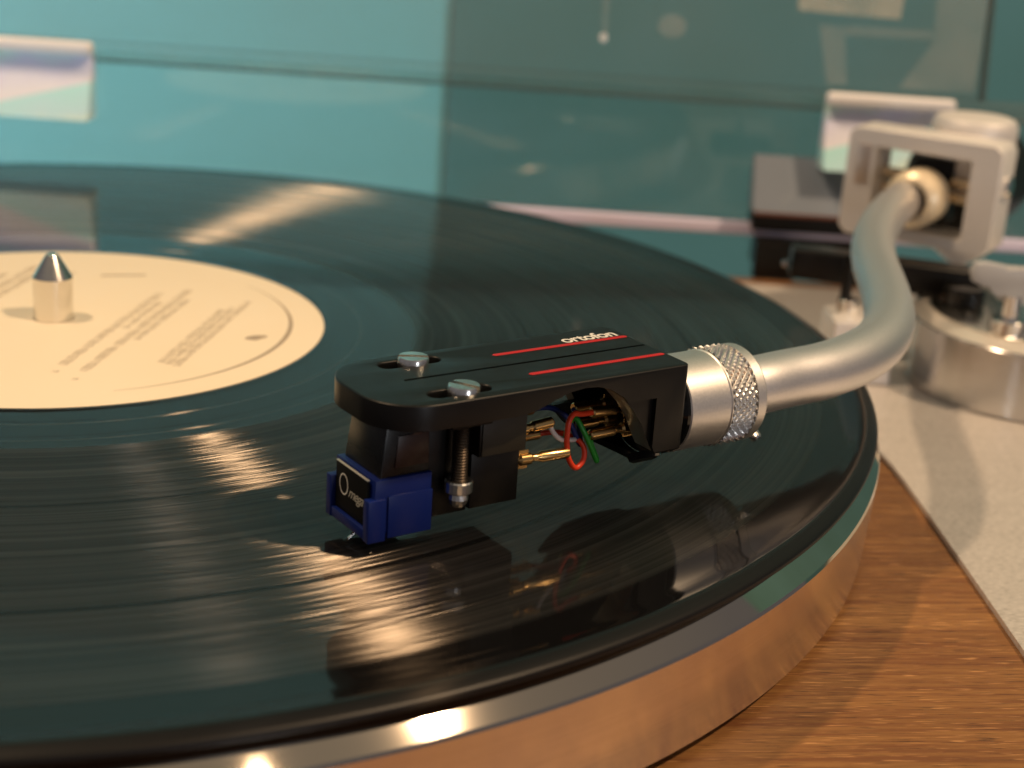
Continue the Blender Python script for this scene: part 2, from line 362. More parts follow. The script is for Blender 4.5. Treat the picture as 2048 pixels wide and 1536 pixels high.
# ------------------------------------------------------------------ record
rec = thing('vinyl_record', 'black long-playing record with plain cream centre label on the platter', 'record', WF)
def disc(b):
    lathe(b, [(3.7, -1.95), (148.5, -1.95), (149.8, -1.8), (150.4, -1.5), (150.55, -1.1), (150.35, -.72), (149.9, -.42), (148.6, .06), (148.3, .12), (147.9, .12), (147.0, .02), (146.0, -.03), (145.0, -.04),
              (67.5, -.03), (66.8, .0), (52, .0), (50.9, .04), (50.5, .12), (50.1, .10), (49.9, .05), (3.7, .05)], 720, close=True)
part('disc', VINYL, rec, disc, angle=60)
def spiral(r0, r1, turns, a0, wd=.05):
    def f(b):
        n = int(180*turns); prev = None
        for i in range(n+1):
            t = i/n; r = r0+(r1-r0)*t; a = a0+2*math.pi*turns*t
            z0 = .006
            cur = [b.verts.new(((r+dr)*math.cos(a), (r+dr)*math.sin(a), z)) for dr, z in ((-wd, z0), (0, z0+.03), (wd, z0))]
            if prev:
                for k in range(2): b.faces.new((prev[k], prev[k+1], cur[k+1], cur[k]))
            prev = cur
    return f
part('lead_out_groove', VINYL, rec, spiral(66, 55.5, 1.6, R(-300)), angle=20)
lab = part('label', PAPER, rec, lambda b: lathe(b, [(3.75, .06), (49.75, .06), (49.85, .12), (49.7, .2), (3.75, .2)], 256, close=True), angle=60)
# printing: rows of small unreadable words, an outline arc and tiny marks
TD = Vector((math.cos(R(66.5)), math.sin(R(66.5)), 0)); TN = Vector((math.sin(R(66.5)), -math.cos(R(66.5)), 0))
def words(b, q, a0, a1, h, seed):
    rr = random.Random(seed); a = a0
    while a < a1:
        L = rr.uniform(1.6, 5.2); e = min(a+L, a1); x = a
        while x < e:
            lw = rr.uniform(.35, .75)
            o = TD*x + TN*(q + rr.uniform(-.06, .06)); k = rr.random()
            hh = h*(1.0 if k > .25 else .72)
            m = Matrix((TD, -TN, Vector((0,0,1)))).transposed().to_4x4(); m.translation = o
            if k < .5: box(b, 0, lw*.82, -hh/2, -hh/2+.22, .205, .22, mtx=m); box(b, 0, lw*.3, -hh/2, hh/2, .205, .222, mtx=m)
            else: box(b, 0, lw*.82, hh/2-.22, hh/2, .205, .22, mtx=m); box(b, lw*.45, lw*.8, -hh/2, hh/2, .205, .222, mtx=m)
            if k > .75: box(b, 0, lw*.8, -.1, .12, .205, .221, mtx=m)
            x += lw+.1
        a = e + .75
rows = [(12.4, -25.5, 22.5, 1.35), (14.5, -2, 16.5, 1.1), (16.9, -27.5, 26.5, 1.35), (18.9, -8, 20, 1.1), (27.3, -19, 16.5, 1.1), (28.8, -19.5, 18, 1.0), (30.4, -20, 22.5, 1.1),
        (-15.5, 8, 33, 1.5), (-18, 6, 34, 1.5), (-21, 10, 26, 1.1)]
for i, (q_, a0, a1, h) in enumerate(rows): part('printed_line', INK, lab, lambda b: words(b, q_, a0, a1, h*1.25, i), smooth=False)
for a0 in (12.4, 16.9):
    part('printed_number', INK, lab, lambda b: words(b, a0+.3, -29.6-(a0-12.4)*.6, -28.6-(a0-12.4)*.6, 1.3, 50), smooth=False)
def arc(b):
    prev = None
    for i in range(97):
        t = i/96; a = R(-78 + 107*t); wd = .06 + .38*math.sin(math.pi*t)**1.5
        cur = [b.verts.new((r*math.cos(a), r*math.sin(a), .215)) for r in (43.6-wd, 43.6+wd)]
        if prev: b.faces.new((prev[0], prev[1], cur[1], cur[0]))
        prev = cur
part('printed_arc', INK, lab, arc, smooth=False)
part('printed_mark', INK, lab, lambda b: prism(b, [(33.3, -15.8), (35.2, -16.6), (37.5, -14.8), (37.7, -13.9), (35.4, -13.6), (33.8, -14.5)], .205, .222), smooth=False)
part('printed_mark', INK, lab, lambda b: (box(b, 9.5, 18.5, 29.4, 30.4, .205, .222), box(b, 5.2, 9, 30.9, 31.6, .205, .222, mtx=Matrix.Rotation(R(8), 4, 'Z'))), smooth=False)

# ------------------------------------------------------------------ headshell
hs = thing('headshell', 'black rounded headshell with two red stripes and white lettering', 'headshell', HF)
def poly_curve(loops, ext, bev):
    c = bpy.data.curves.new('c', 'CURVE'); c.dimensions = '2D'; c.fill_mode = 'BOTH'; c.extrude = ext*S; c.bevel_depth = bev*S; c.bevel_resolution = 2
    for L in loops:
        s = c.splines.new('POLY'); s.points.add(len(L)-1); s.use_cyclic_u = True
        for p, (x, y) in zip(s.points, L): p.co = (x*S, y*S, 0, 1)
    o = bpy.data.objects.new('tmp', c); C.objects.link(o); me = bpy.data.meshes.new_from_object(o.evaluated_get(bpy.context.evaluated_depsgraph_get())); bpy.data.objects.remove(o)
    return me
def arcp(cx, cy, r, a0, a1, n=10): return [(cx+r*math.cos(R(a0+(a1-a0)*i/n)), cy+r*math.sin(R(a0+(a1-a0)*i/n))) for i in range(n+1)]
HWID = 9.75
outl = arcp(-5.2, 2.3, HWID-2.3-.25, 90, 180, 16) + arcp(-5.2, -2.3, HWID-2.3-.25, 180, 270, 16) + arcp(34.4, -HWID+1.0, .75, 270, 360, 5) + arcp(34.4, HWID-1.0, .75, 0, 90, 5)
def slot(y): return arcp(3.0, y, 1.65, -90, 90, 10) + arcp(-3.6, y, 1.65, 90, 270, 10)
slit = [(-4.7, -.28), (-5.0, 0), (-4.7, .28), (34.75, .28), (34.75, -.28)]
me = poly_curve([outl, slot(6.35), slot(-6.35)], 6.0, .30)
me.transform(Matrix.Translation((0, 0, -6.3*S)))
shell = link('shell_body', me, BLACK, hs, smooth=False)
def cutter(fn):
    bm = B(); fn(bm)
    for v in bm.verts: v.co *= S
    bmesh.ops.recalc_face_normals(bm, faces=bm.faces); m_ = bpy.data.meshes.new('cut'); bm.to_mesh(m_); bm.free(); o = bpy.data.objects.new('cut', m_); C.objects.link(o); o.matrix_world = HF; return o
archA = [(-20, -3.45), (6.5, -3.45), (9.5, -3.1), (12.5, -2.0), (15, -1.25), (17.3, -1.0), (19.5, -1.15), (21.5, -1.75), (24, -3.3), (26.2, -5.5), (28, -8.0), (29.3, -10.6), (30.2, -12.2), (30.8, -14), (-20, -14)]
archB = [(-20, -3.45), (6.5, -3.45), (9.5, -3.1), (13, -2.4), (18, -1.9), (24, -2.2), (28.5, -4.2), (31.2, -7.4), (32.2, -10.6), (32.6, -14), (-20, -14)]
cuts = [cutter(lambda b: (prism(b, archA, -20, 20, axis='y'))),
        cutter(lambda b: prism(b, archB, -5.5, 7.6, axis='y')),
        cutter(lambda b: box(b, 22, 29.8, -20, -9.0, -14, -4.2)),
        cutter(lambda b: (box(b, -4.8, 34.9, -.26, .26, -.7, 2)))]
bpy.context.view_layer.update()
for c_ in cuts:
    md = shell.modifiers.new('b', 'BOOLEAN'); md.object = c_; md.operation = 'DIFFERENCE'; md.solver = 'EXACT'
bpy.context.view_layer.update()
nm = bpy.data.meshes.new_from_object(shell.evaluated_get(bpy.context.evaluated_depsgraph_get()))
shell.modifiers.clear(); shell.data = nm
for c_ in cuts: bpy.data.objects.remove(c_)
bm = B(); bm.from_mesh(nm)
bmesh.ops.remove_doubles(bm, verts=bm.verts, dist=1e-7)
for e in bm.edges:
    if len(e.link_faces) == 2: e.smooth = e.calc_face_angle(0) < R(32)
for f in bm.faces: f.smooth = True
bm.to_mesh(nm); bm.free()
if not nm.materials: nm.materials.append(BLACK)
def rear_socket(b):
    lathe(b, [(0, 0), (7.1, 0), (7.1, 2.3), (6.7, 2.9), (0, 2.9)], 48, along((35.0, 0, -9.0), (1, 0, 0)))
part('rear_socket', BLACK, hs, rear_socket)
part('seal_ring', GLOSSB, hs, lambda b: lathe(b, [(6.2, 0), (6.9, .1), (7.35, .6), (7.35, 1.1), (6.9, 1.5), (6.2, 1.6)], 64, along((37.5, 0, -9.4), (1, 0, 0)), close=True))
def arch_sheen_strip(b):      # added paler strip, stands for light caught on the black arch
    pts = [p for p in archA if 14 < p[0] < 30.5 and p[1] > -12.4 and p[1] < -.9]
    prev = None
    for i, (x, z) in enumerate(pts):
        a_ = pts[max(i-1, 0)]; c_ = pts[min(i+1, len(pts)-1)]; d = Vector((c_[0]-a_[0], c_[1]-a_[1])).normalized(); nx, nz = -d.y, d.x
        if nx > 0: nx, nz = -nx, -nz
        cur = [b.verts.new((x + nx*o, v_, z + nz*o)) for v_, o in ((-9.2, .02), (-9.1, .06), (-5.6, .06), (-5.5, .02))]
        if prev:
            for k in range(3): b.faces.new((prev[k], prev[k+1], cur[k+1], cur[k]))
        prev = cur
part('arch_sheen_strip', mat('arch_sheen_metal', (.42, .40, .37), .40, 1.0), hs, arch_sheen_strip, angle=40)
def scoop(b):      # curved lip under the cable terminals
    prof = [(-9.4, 24.0), (-9.9, 24.4), (-12.8, 26.6), (-15.4, 29.9), (-17.4, 34.0), (-18, 34.6)]
    def us(w_):
        for (w0, a0), (w1, a1) in zip(prof, prof[1:]):
            if w1 <= w_ <= w0: return a0 + (a1-a0)*(w0-w_)/(w0-w1)
        return prof[0][1] if w_ > prof[0][0] else prof[-1][1]
    rows = []
    for i in range(33):
        th = R(224 + (358-224)*i/32); row = []
        for rr, back in ((7.75, 0), (7.75, 1), (6.6, 1), (6.6, 0)):
            v_, w_ = rr*math.cos(th), -9.6 + rr*math.sin(th); u0 = us(-9.6 + 7.75*math.sin(th))
            row.append(b.verts.new((35.0 if back else u0, v_, w_)))
        rows.append(row)
    for a_, c_ in zip(rows, rows[1:]):
        for k in range(4): b.faces.new((a_[k], a_[(k+1) % 4], c_[(k+1) % 4], c_[k]))
    b.faces.new(rows[0]); b.faces.new(rows[-1])
part('scoop', BLACK, hs, scoop)
def stripe(y, x0, x1):
    return lambda b: prism(b, [(x0+.35, y-.42), (x1-.35, y-.42), (x1, y), (x1-.35, y+.42), (x0+.35, y+.42), (x0, y)], .012, .045)
part('red_stripe', RED, hs, stripe(4.35, 11.7, 35.1), smooth=False)
part('red_stripe', RED, hs, stripe(-4.5, 11.7, 34.9), smooth=False)
text('lettering', 'ortofon', WHITE, hs, 3.35, place((24.6, 5.15, .015), (1,0,0), (0,1,0), (0,0,1)), .02, 0, .92, .055)
# mounting screws with their nuts
def screw(y, rot):
    def head(b):
        lathe(b, [(0, -1.6), (1.2, -1.6), (2.1, -1.5), (2.15, .5), (2.0, .78), (0, .82)], 40, Matrix.Translation((.3, y, 0)))
    o = part('mounting_screw', NICKEL, hs, head, angle=30)
    c_ = cutter(lambda b: box(b, -3, 3, -.40, .40, -.2, 2, mtx=Matrix.Translation((.3, y, 0)) @ Matrix.Rotation(R(rot), 4, 'Z')))
    md = o.modifiers.new('b', 'BOOLEAN'); md.object = c_; md.solver = 'EXACT'
    bpy.context.view_layer.update(); m2 = bpy.data.meshes.new_from_object(o.evaluated_get(bpy.context.evaluated_depsgraph_get())); o.modifiers.clear(); o.data = m2; bpy.data.objects.remove(c_)
    if not m2.materials: m2.materials.append(NICKEL)
    def shaft(b):
        prof = []; z = -1.4
        while z > -15.3: prof += [(1.12, z), (.98, z-.2)]; z -= .4
        lathe(b, [(0, -1.3)] + prof + [(.7, -15.9), (0, -16.0)], 24, Matrix.Translation((.3, y, 0)))
    part('shaft', STEELD, o, shaft, angle=20)
    def nut(b):
        n = 20; prof = []
        lathe(b, [(1.0, -14.0), (1.75, -14.0), (1.9, -13.8), (1.9, -12.5), (1.75, -12.3), (1.0, -12.3)], n, Matrix.Translation((.3, y, 0)), close=True)
        lathe(b, [(0, -16.1), (.9, -16.0), (1.25, -15.5), (1.4, -14.9), (1.3, -14.2), (1.1, -14.0), (0, -14)], 16, Matrix.Translation((.3, y, 0)))
    part('nut', NICKEL, o, nut, smooth=False)
    return o
screw(6.35, -28); screw(-6.35, -62)
# cable lugs and wires
def lug(p, q_, r=.55):
    p = Vector(p); q_ = Vector(q_); d = (q_-p).normalized()
    def f(b):
        L = (q_-p).length
        lathe(b, [(0, 0), (r*.8, 0), (r, .2), (r, L*.55), (r*.7, L*.6), (r*.7, L*.72), (r*1.1, L*.76), (r*1.1, L*.95), (r*.5, L), (0, L)], 16, along(p, d))
        side = d.cross(Vector((0,0,1))).normalized()
        box(b, -.12, .12, -r*1.7, r*1.7, L*.8, L*1.05, mtx=along(p, d))
    return f
hp = [((23.6, -3.4, -7.5), (31.0, -3.4, -7.8)), ((23.4, -3.6, -10.8), (31, -3.6, -10.6)), ((24.2, 1.6, -8.6), (31, 1.6, -8.6)), ((24.2, 1.6, -11.2), (32, 1.6, -11.2))]
for a, b_ in hp: part('terminal_pin', GOLD, hs, lug(a, b_, .78), angle=30)
cp = [((16.2, -4.4, -7.4), (10.5, -4.4, -7.8)), ((19.2, -4.6, -12.3), (10.6, -4.6, -12.0)), ((18.2, 1.2, -11.4), (10.5, 1.2, -11.4)), ((17.0, 1.4, -7.6), (10.5, 1.4, -7.6))]
for a, b_ in cp: part('cartridge_clip', GOLD, hs, lug(a, b_, .78), angle=30)
wr = {'red': (WRED, [(23.6,-3.4,-7.5), (21.6,-3.8,-7.3), (20.0,-4.2,-6.9), (19.0,-4.5,-7.8), (18.8,-4.6,-9.4), (18.9,-4.6,-11.2), (19.5,-4.5,-13.4), (20.9,-4.3,-15.0), (22.4,-4.0,-14.2), (22.8,-3.4,-12.6), (22.1,-2.4,-11.5), (20.6,.2,-11.2), (18.2,1.2,-11.4)], .40),
      'white': (WWHITE, [(16.2,-4.4,-7.4), (16.0,-4.6,-8.3), (16.9,-4.6,-9.5), (18.2,-4.2,-10.4), (19.8,-3.6,-10.9), (21.4,-2.8,-11.4), (22.8,-1.4,-11.7), (24.2,1.6,-11.2)], .34),
      'blue': (WBLUE, [(17,1.4,-7.6), (18.8,0,-7.2), (20.1,-1.8,-7.8), (20.9,-2.5,-9.2), (21.9,-2.5,-10.9), (22.9,-2.4,-12.5), (23.8,-1,-12.0), (24.3,.6,-9.6), (24.2,1.6,-8.6)], .40),
      'green': (WGREEN, [(19.2,-4.6,-12.3), (20.1,-2.6,-11.2), (20.7,-2.4,-9.0), (21.3,-3.0,-8.2), (22.1,-4.0,-9.9), (23.2,-4.4,-12.2), (24.4,-4.4,-14.4), (24.7,-3.9,-14.2), (23.9,-3.6,-12.2), (23.4,-3.6,-10.8)], .38)}
for k, (m_, pts, r_) in wr.items(): part('wire', m_, hs, lambda b: tube(b, pts, r_, 12))['label'] = {'red': 'looped red wire', 'white': 'white wire', 'blue': 'dark blue wire', 'green': 'green wire'}[k]

# ------------------------------------------------------------------ cartridge
ct = thing('cartridge', 'black phono cartridge with blue stylus guard and nameplate under the headshell', 'cartridge', HF)
def hexa(b, x0, x1, y0, y1, z0, z1, tx0=0, tx1=0, ty=0, bev=.15):
    """box whose top is moved in by tx0 / tx1 / ty"""
    vs = [b.verts.new(p) for p in ((x0,-y1,z0),(x1,-y1,z0),(x1,y1,z0),(x0,y1,z0),(x0+tx0,-y1+ty,z1),(x1-tx1,-y1+ty,z1),(x1-tx1,y1-ty,z1),(x0+tx0,y1-ty,z1))]
    fs = [b.faces.new([vs[i] for i in q]) for q in ((0,1,2,3),(4,5,6,7),(0,1,5,4),(1,2,6,5),(2,3,7,6),(3,0,4,7))]
    if bev: bmesh.ops.bevel(b, geom=list({e for f in fs for e in f.edges}), offset=bev, segments=2, affect='EDGES', profile=.5)
part('front_body', satin_black('moulded_black_plastic', (0.003,0.0028,0.0025), .27, .4), ct, lambda b: hexa(b, -11.6, -3.4, 0, 5.0, -18.1, -3.5, 2.0, 0, .5))
part('middle_body', BLACKP, ct, lambda b: hexa(b, -3.9, 3.0, 0, 4.3, -18.0, -4.2))
part('rear_body', BLACKP, ct, lambda b: (hexa(b, 3.0, 10.4, 0, 6.7, -9.7, -4.2), hexa(b, 3.0, 10.7, 0, 5.0, -17.6, -9.72)))
part('mounting_plate', BLACKP, ct, lambda b: prism(b, [(-3.9, -5), (-2.6, -8.8), (3.4, -8.8), (4.4, -6.8), (10.4, -6.8), (10.4, 6.8), (4.4, 6.8), (3.4, 8.8), (-2.6, 8.8), (-3.9, 5)], -4.25, -3.5, .12))
sg = part('stylus_guard', BLUE, ct, lambda b: (hexa(b, -11.75, -3.2, 0, 5.3, -18.4, -11.0, .25), ))
def wings(b):
    for s in (-1, 1):
        y0, y1 = sorted((s*4.35, s*5.75))
        box(b, -12.7, -10.1, y0, y1, -19.3, -13.5, .12)
        box(b, -9.7, -3.15, *sorted((s*4.6, s*5.6)), -19.1, -13.3, .10)
    box(b, -12.6, -3.2, -4.4, 4.4, -19.2, -17.8, .12)
part('guard_side', BLUE, ct, wings)
def nameplate(b): prism(b, [(-4.2, -17.7), (4.2, -17.7), (4.2, -11.3), (-4.2, -11.3)], -12.1, -11.75, .06, 'x')
part('nameplate', mat('matt_black_plate', (.004,.004,.004), .6, Specular_IOR_Level=.15), ct, nameplate)
part('side_panel', mat('dull_olive_brown_plastic', (.020,.016,.009), .5), ct, lambda b: box(b, 3.3, 10.2, -6.95, -6.72, -9.5, -4.4, .05))
part('side_window', mat('dark_red_brown_plastic', (.028,.008,.004), .35), ct, lambda b: hexa(b, -8.6, -3.6, 0, 4.98, -9.8, -5.6, .5, 0, .22, .05))
part('nameplate_edge', GREYP, ct, lambda b: box(b, -12.12, -11.75, -4.2, 4.2, -11.28, -11.16))
fm = lambda y, z: place((-12.12, y, z), (0,-1,0), (0,0,1), (-1,0,0))
def ring_o(b):
    prev = None; first = None
    for i in range(41):
        a = 2*math.pi*i/40
        cur = [b.verts.new((-12.13, 2.0 + rr*math.cos(a)*.78, -13.9 + rr*math.sin(a))) for rr in (1.28, 1.5)]
        if prev: b.faces.new((prev[0], prev[1], cur[1], cur[0]))
        prev = cur
part('lettering', WHITE, ct, ring_o, smooth=False)
text('lettering', 'mega', GREYP, ct, 2.1, fm(.75, -15.15), .01, .45, .85)
def cant(b): tube(b, [(-9.5, 0, -18.8), (-12.3, 0, -20.8)], .22, 10, sub=1); lathe(b, [(0, -.62), (.12, -.2), (.14, .1), (0, .12)], 12, Matrix.Translation((-12.3, 0, -20.8)))
part('cantilever', CHROME, ct, cant)
for a, b_ in (((10.4, -4.4, -7.6), (13, -4.4, -7.6)), ((10.6, -4.6, -12.0), (13, -4.6, -12.1))): part('pin', GOLD, ct, lambda b: tube(b, [a, b_], .3, 10, sub=1))

# ------------------------------------------------------------------ tonearm: collar, tube, gimbal
ta = thing('tonearm', 'silver S-shaped tonearm with knurled collar reaching over the record', 'tonearm', WF)
H3 = HF.to_3x3(); H0 = Vector((47.856, -101.792, 21.474))
def H(u, v, w_): return H0 + H3 @ Vector((u, v, w_))
ax = H3 @ Vector((1, 0, 0)); CZ = -9.65
def collar(b):
    lathe(b, [(5.6, 0), (6.9, .0), (7.15, .25), (7.15, 7.6), (7.3, 7.75), (7.3, 8.0), (7.1, 8.2), (5.6, 8.2)], 96, along(H(38.9, 0, CZ), ax), close=True)
    lathe(b, [(5, 12.6), (7.05, 12.6), (7.4, 12.75), (7.4, 14.3), (7.15, 14.65), (4.2, 14.65), (4.2, 12.6)], 96, along(H(38.9, 0, CZ), ax), close=True)
col = part('collar', COLLAR, ta, collar, angle=25)
def knurl(b):      # crossed cuts leave rows of four-sided points
    nu, nv = 8*4+1, 0; NA = 40; cells = 3.5; sub = 8
    na = NA*sub; nr = int(cells*sub*1.0)+1; L = 4.4; rings = []
    mm = along(H(46.95, 0, CZ), ax)
    for j in range(nr):
        ring = []
        for i in range(na):
            u = i/sub; v = j/sub
            d1 = abs(((u+v) % 1.0)-.5)*2; d2 = abs(((u-v) % 1.0)-.5)*2
            h = (1-max(d1, d2)) if False else min(1-d1, 1-d2)
            r = 7.02 + .50*min(h*1.35, 1.0)
            a = 2*math.pi*u/NA
            ring.append(b.verts.new(mm @ Vector((r*math.cos(a), r*math.sin(a), L*j/(nr-1)))))
        rings.append(ring)
    for a_, c_ in zip(rings, rings[1:]):
        for i in range(na): b.faces.new((a_[i], a_[(i+1) % na], c_[(i+1) % na], c_[i]))
    lathe(b, [(6.9, 0), (6.9, L)], 64, mm)
kn = part('knurled_band', KNURL, col, knurl, smooth=False)
part('set_screw', CHROME, col, lambda b: lathe(b, [(0, 0), (.9, 0), (.9, 1.6), (.7, 1.9), (.35, 1.9), (.3, 1.5), (0, 1.5)], 20, along(H(54.6, -3.2, CZ-5.2), Vector((.35, -.75, -.7)))), angle=30)
path = [H(52, 0, CZ+.2), H(58, 0, CZ+.35), (109, -81.0, 12.4), (117.5, -77.3, 12.3), (126.2, -71.8, 12.4), (134.6, -64.0, 12.5), (142.2, -53.6, 12.7), (148.6, -41.4, 12.9), (153.9, -29.4, 13.2), (159.8, -15.6, 13.5), (167.2, -1.0, 13.9), (176.4, 13.6, 14.2), (186.6, 27.4, 14.6), (196.5, 39.1, 15.0), (204, 47, 15.2)]
part('tube', TUBE, ta, lambda b: tube(b, path, [4.55]*15, 64, sub=12), angle=60)
GA = R(41.0); ga = Vector((math.cos(GA), math.sin(GA), 0)); ge = Vector((math.sin(GA), -math.cos(GA), 0))
pvt = Vector((206, 45, 15.2))
def GM(o): m = Matrix((ge, ga, Vector((0,0,1)))).transposed().to_4x4(); m.translation = Vector(o); return m   # x right, y back, z up
def bearing(b):
    lathe(b, [(4.3, 0), (5.4, 0), (6.6, 1.1), (6.9, 2.0), (6.9, 9), (5.4, 11), (0, 11)], 56, along(pvt - ga*11.5, ga))
part('tube_ferrule', mat('pale_turned_ring', (0.92, 0.78, 0.56), .35, .35), ta, bearing, angle=28)
part('bearing_block', BLACKP, ta, lambda b: box(b, -5, 5, 3, 12, -7, 8.5, .8, mtx=GM(pvt)))
gim = thing('bearing_gimbal', 'square silver bearing frame around the tonearm pivot', 'gimbal', WF)
def gframe(b):
    x0, x1, z0, z1 = -18.6, 18.6, -11.2, 14.6; c_ = 1.5
    outer = [(x0+c_, z0), (5, z0), (9, z0-3.6), (11.4, z0-4.6), (13.8, z0-3.6), (x1-c_, z0), (x1, z0+c_), (x1, z1-c_), (x1-c_, z1), (x0+c_, z1), (x0, z1-c_), (x0, z0+c_)]
    outer = [(x0+c_, z0), (x1-c_, z0), (x1, z0+c_), (x1, z1-c_), (x1-c_, z1), (x0+c_, z1), (x0, z1-c_), (x0, z0+c_)]
    inner = [(-12.2, -8.9), (12.3, -8.9), (12.3, 11), (-12.2, 11)]
    m_ = GM(pvt)
    me_ = poly_curve([outer, inner], 5.6, .4)
    bb = B(); bb.from_mesh(me_); bmesh.ops.scale(bb, vec=(1/S,)*3, verts=bb.verts); bmesh.ops.transform(bb, matrix=m_ @ Matrix.Rotation(R(90), 4, 'X'), verts=bb.verts)
    t_ = bpy.data.meshes.new('t'); bb.to_mesh(t_); bb.free(); b.from_mesh(t_)
part('frame', GIMBAL, gim, gframe, smooth=False)
part('frame_foot', GIMBAL, gim, lambda b: prism(b, [(p.x, p.y) for p in [Vector(q) for q in ((4, -11.3), (18, -11.3), (13.8, -14.2), (11.2, -15.2), (8.6, -14.2))]], -4, 4, .3, 'y') or bmesh.ops.transform(b, matrix=GM(pvt), verts=b.verts), smooth=False)
part('adjusting_knob', GIMBAL, gim, lambda b: lathe(b, [(0, -14), (10.2, -14), (10.4, .5), (10.4, 3.2), (9.6, 4.6), (8.0, 5.2), (0, 5.4)], 72, Matrix.Translation(pvt + ge*5.2 + ga*15 + Vector((0,0,13.4)))))
for s in (-1, 1):
    for dz in (3.6, -.2): part('bearing_rod', GOLD if False else brushed('warm_steel', (0.86, 0.70, 0.48), .25, 'none', .05), gim, lambda b: tube(b, [pvt + ge*s*5.5 + ga*2.5 + Vector((0,0,dz)), pvt + ge*s*12.4 + ga*2.5 + Vector((0,0,dz))], 1.25, 16, sub=1))
part('side_screw', CHROME, gim, lambda b: lathe(b, [(0, 0), (2.6, 0), (2.6, 1.6), (2.0, 2.1), (0, 2.2)], 28, along(pvt + ge*18.4 + Vector((0,0,5)), ge)))
part('frame_insert', brushed('pale_insert', (0.80, 0.70, 0.62), .4, 'none', .04), gim, lambda b: [box(b, x-1.7, x+1.7, -6.35, -6.0, 1.2, 11.0, .1, mtx=GM(pvt)) for x in (-14.6,)])
cwt = tag(part('counterweight', BLACKP, None, lambda b: lathe(b, [(0, 0), (13, 0), (14, 1), (14, 20), (13, 21), (0, 21)], 64, along(pvt + ga*24, ga))), 'dark round counterweight just behind the bearing frame', 'counterweight')

# ------------------------------------------------------------------ tonearm base: cylinder, lifter bar, rest block
bs = thing('lift_pedestal', 'polished metal drum and black lift bar below the tonearm bearing', 'tonearm base', WF)
BC = Vector((218.5, 5, 2.9))
part('drum', DRUM, bs, lambda b: lathe(b, [(0, ZP-1.9), (30.4, ZP-1.9), (30.6, ZP-1.5), (31, ZP-1.3), (31, -9.3), (30.8, -9.1), (0, -9.1)], 160, Matrix.Translation(BC)), angle=15)
part('drum_bevel', DRUMEDGE, bs, lambda b: lathe(b, [(24, -9.05), (30.75, -9.05), (30.7, -8.9), (28.2, -7.45), (24, -7.4)], 160, Matrix.Translation(BC), close=True), angle=15)
part('drum_top', ALU_TOP, bs, lambda b: lathe(b, [(0, -7.42), (26.6, -7.42), (26.8, -7.2), (26.6, -7.0), (0, -7.0)], 120, Matrix.Translation(BC)), angle=25)
part('washer', CHROME, bs, lambda b: lathe(b, [(0, -7), (4.2, -7), (4.2, -4.2), (3.9, -3.9), (0, -3.9)], 48, Matrix.Translation((199.2, -7.3, 2.9))), angle=25)
part('post', CHROME, bs, lambda b: lathe(b, [(0, -4), (1.9, -4), (1.9, 1.2), (0, 1.2)], 32, Matrix.Translation((199.2, -7.3, 2.9))), angle=25)
def lever(b):
    pts = [(-9.5, .8), (-8.8, -1.4), (-6.0, -2.6), (-3.2, -3.2), (-2.6, -5.2), (3, -5.8), (12, -5.2), (14, 0), (12, 3), (5, 2.2), (1.5, 1.2), (-2, 2.4), (-6.5, 3.0), (-8.8, 2.6)]
    prism(b, pts, -1.6, 1.6, .8, 'y'); bmesh.ops.transform(b, matrix=Matrix.Translation((199.8, -5.2, 7.8)) @ Matrix.Rotation(R(-17), 4, 'Z'), verts=b.verts)
lv = tag(part('cueing_lever', LEVER, None, lever), 'pale grey cueing lever on the post at the right edge', 'lever')
part('black_knob', GLOSSB, bs, lambda b: lathe(b, [(0, -6.9), (4.6, -6.9), (5.0, -6.4), (5.0, -3.3), (4.5, -2.5), (0, -2.3)], 20, Matrix.Translation((200.6, 13.7, 2.9))), smooth=False)
def bar(b):
    a = Vector((167.5, 36.5, 1.0)); c_ = Vector((208.5, 20.5, -1.0)); d = (c_-a); L = d.length; d.normalize(); s = d.cross(Vector((0,0,1))).normalized(); u_ = s.cross(d)
    m_ = Matrix((d, -s, u_)).transposed().to_4x4(); m_.translation = a
    box(b, 0, L, -4, 4, -3.6, 3.6, .9, 3, mtx=m_)
part('lift_bar', BLACKP, bs, bar)
part('bar_screw', CHROME, bs, lambda b: lathe(b, [(0, -.9), (.7, -.7), (.95, 0), (.7, .7), (0, .9)], 16, Matrix.Translation((166.2, 36.0, .3))))
part('bar_bracket', BLACKP, bs, lambda b: box(b, -5, 5, -3, 3, ZP+1, -2.5, .6, mtx=Matrix.Translation((203, 29, 0)) @ Matrix.Rotation(GA, 4, 'Z')))
rs = thing('arm_rest_block', 'small silver block with a thin black stem beside the platter', 'rest block', frame((176.5, 17, 0), Vector((.96, -.28, 0)), Vector((.28, .96, 0)), Vector((0,0,1))))
part('block', GIMBAL, rs, lambda b: hexa(b, -7.2, 7.2, 0, 7.4, ZP+1.02, -7.0, .4, .2, .5, .5), smooth=False)
part('collar', CHROME, rs, lambda b: lathe(b, [(0, -7), (2.5, -7), (2.5, -3.9), (2.2, -3.6), (0, -3.6)], 32, Matrix.Translation((-2.6, 1, 0))), angle=25)
part('stem', BLACKP, rs, lambda b: lathe(b, [(0, -3.7), (1.25, -3.7), (1.25, 6.5), (0, 6.5)], 24, Matrix.Translation((-3.2, 2.2, 0))), angle=25)

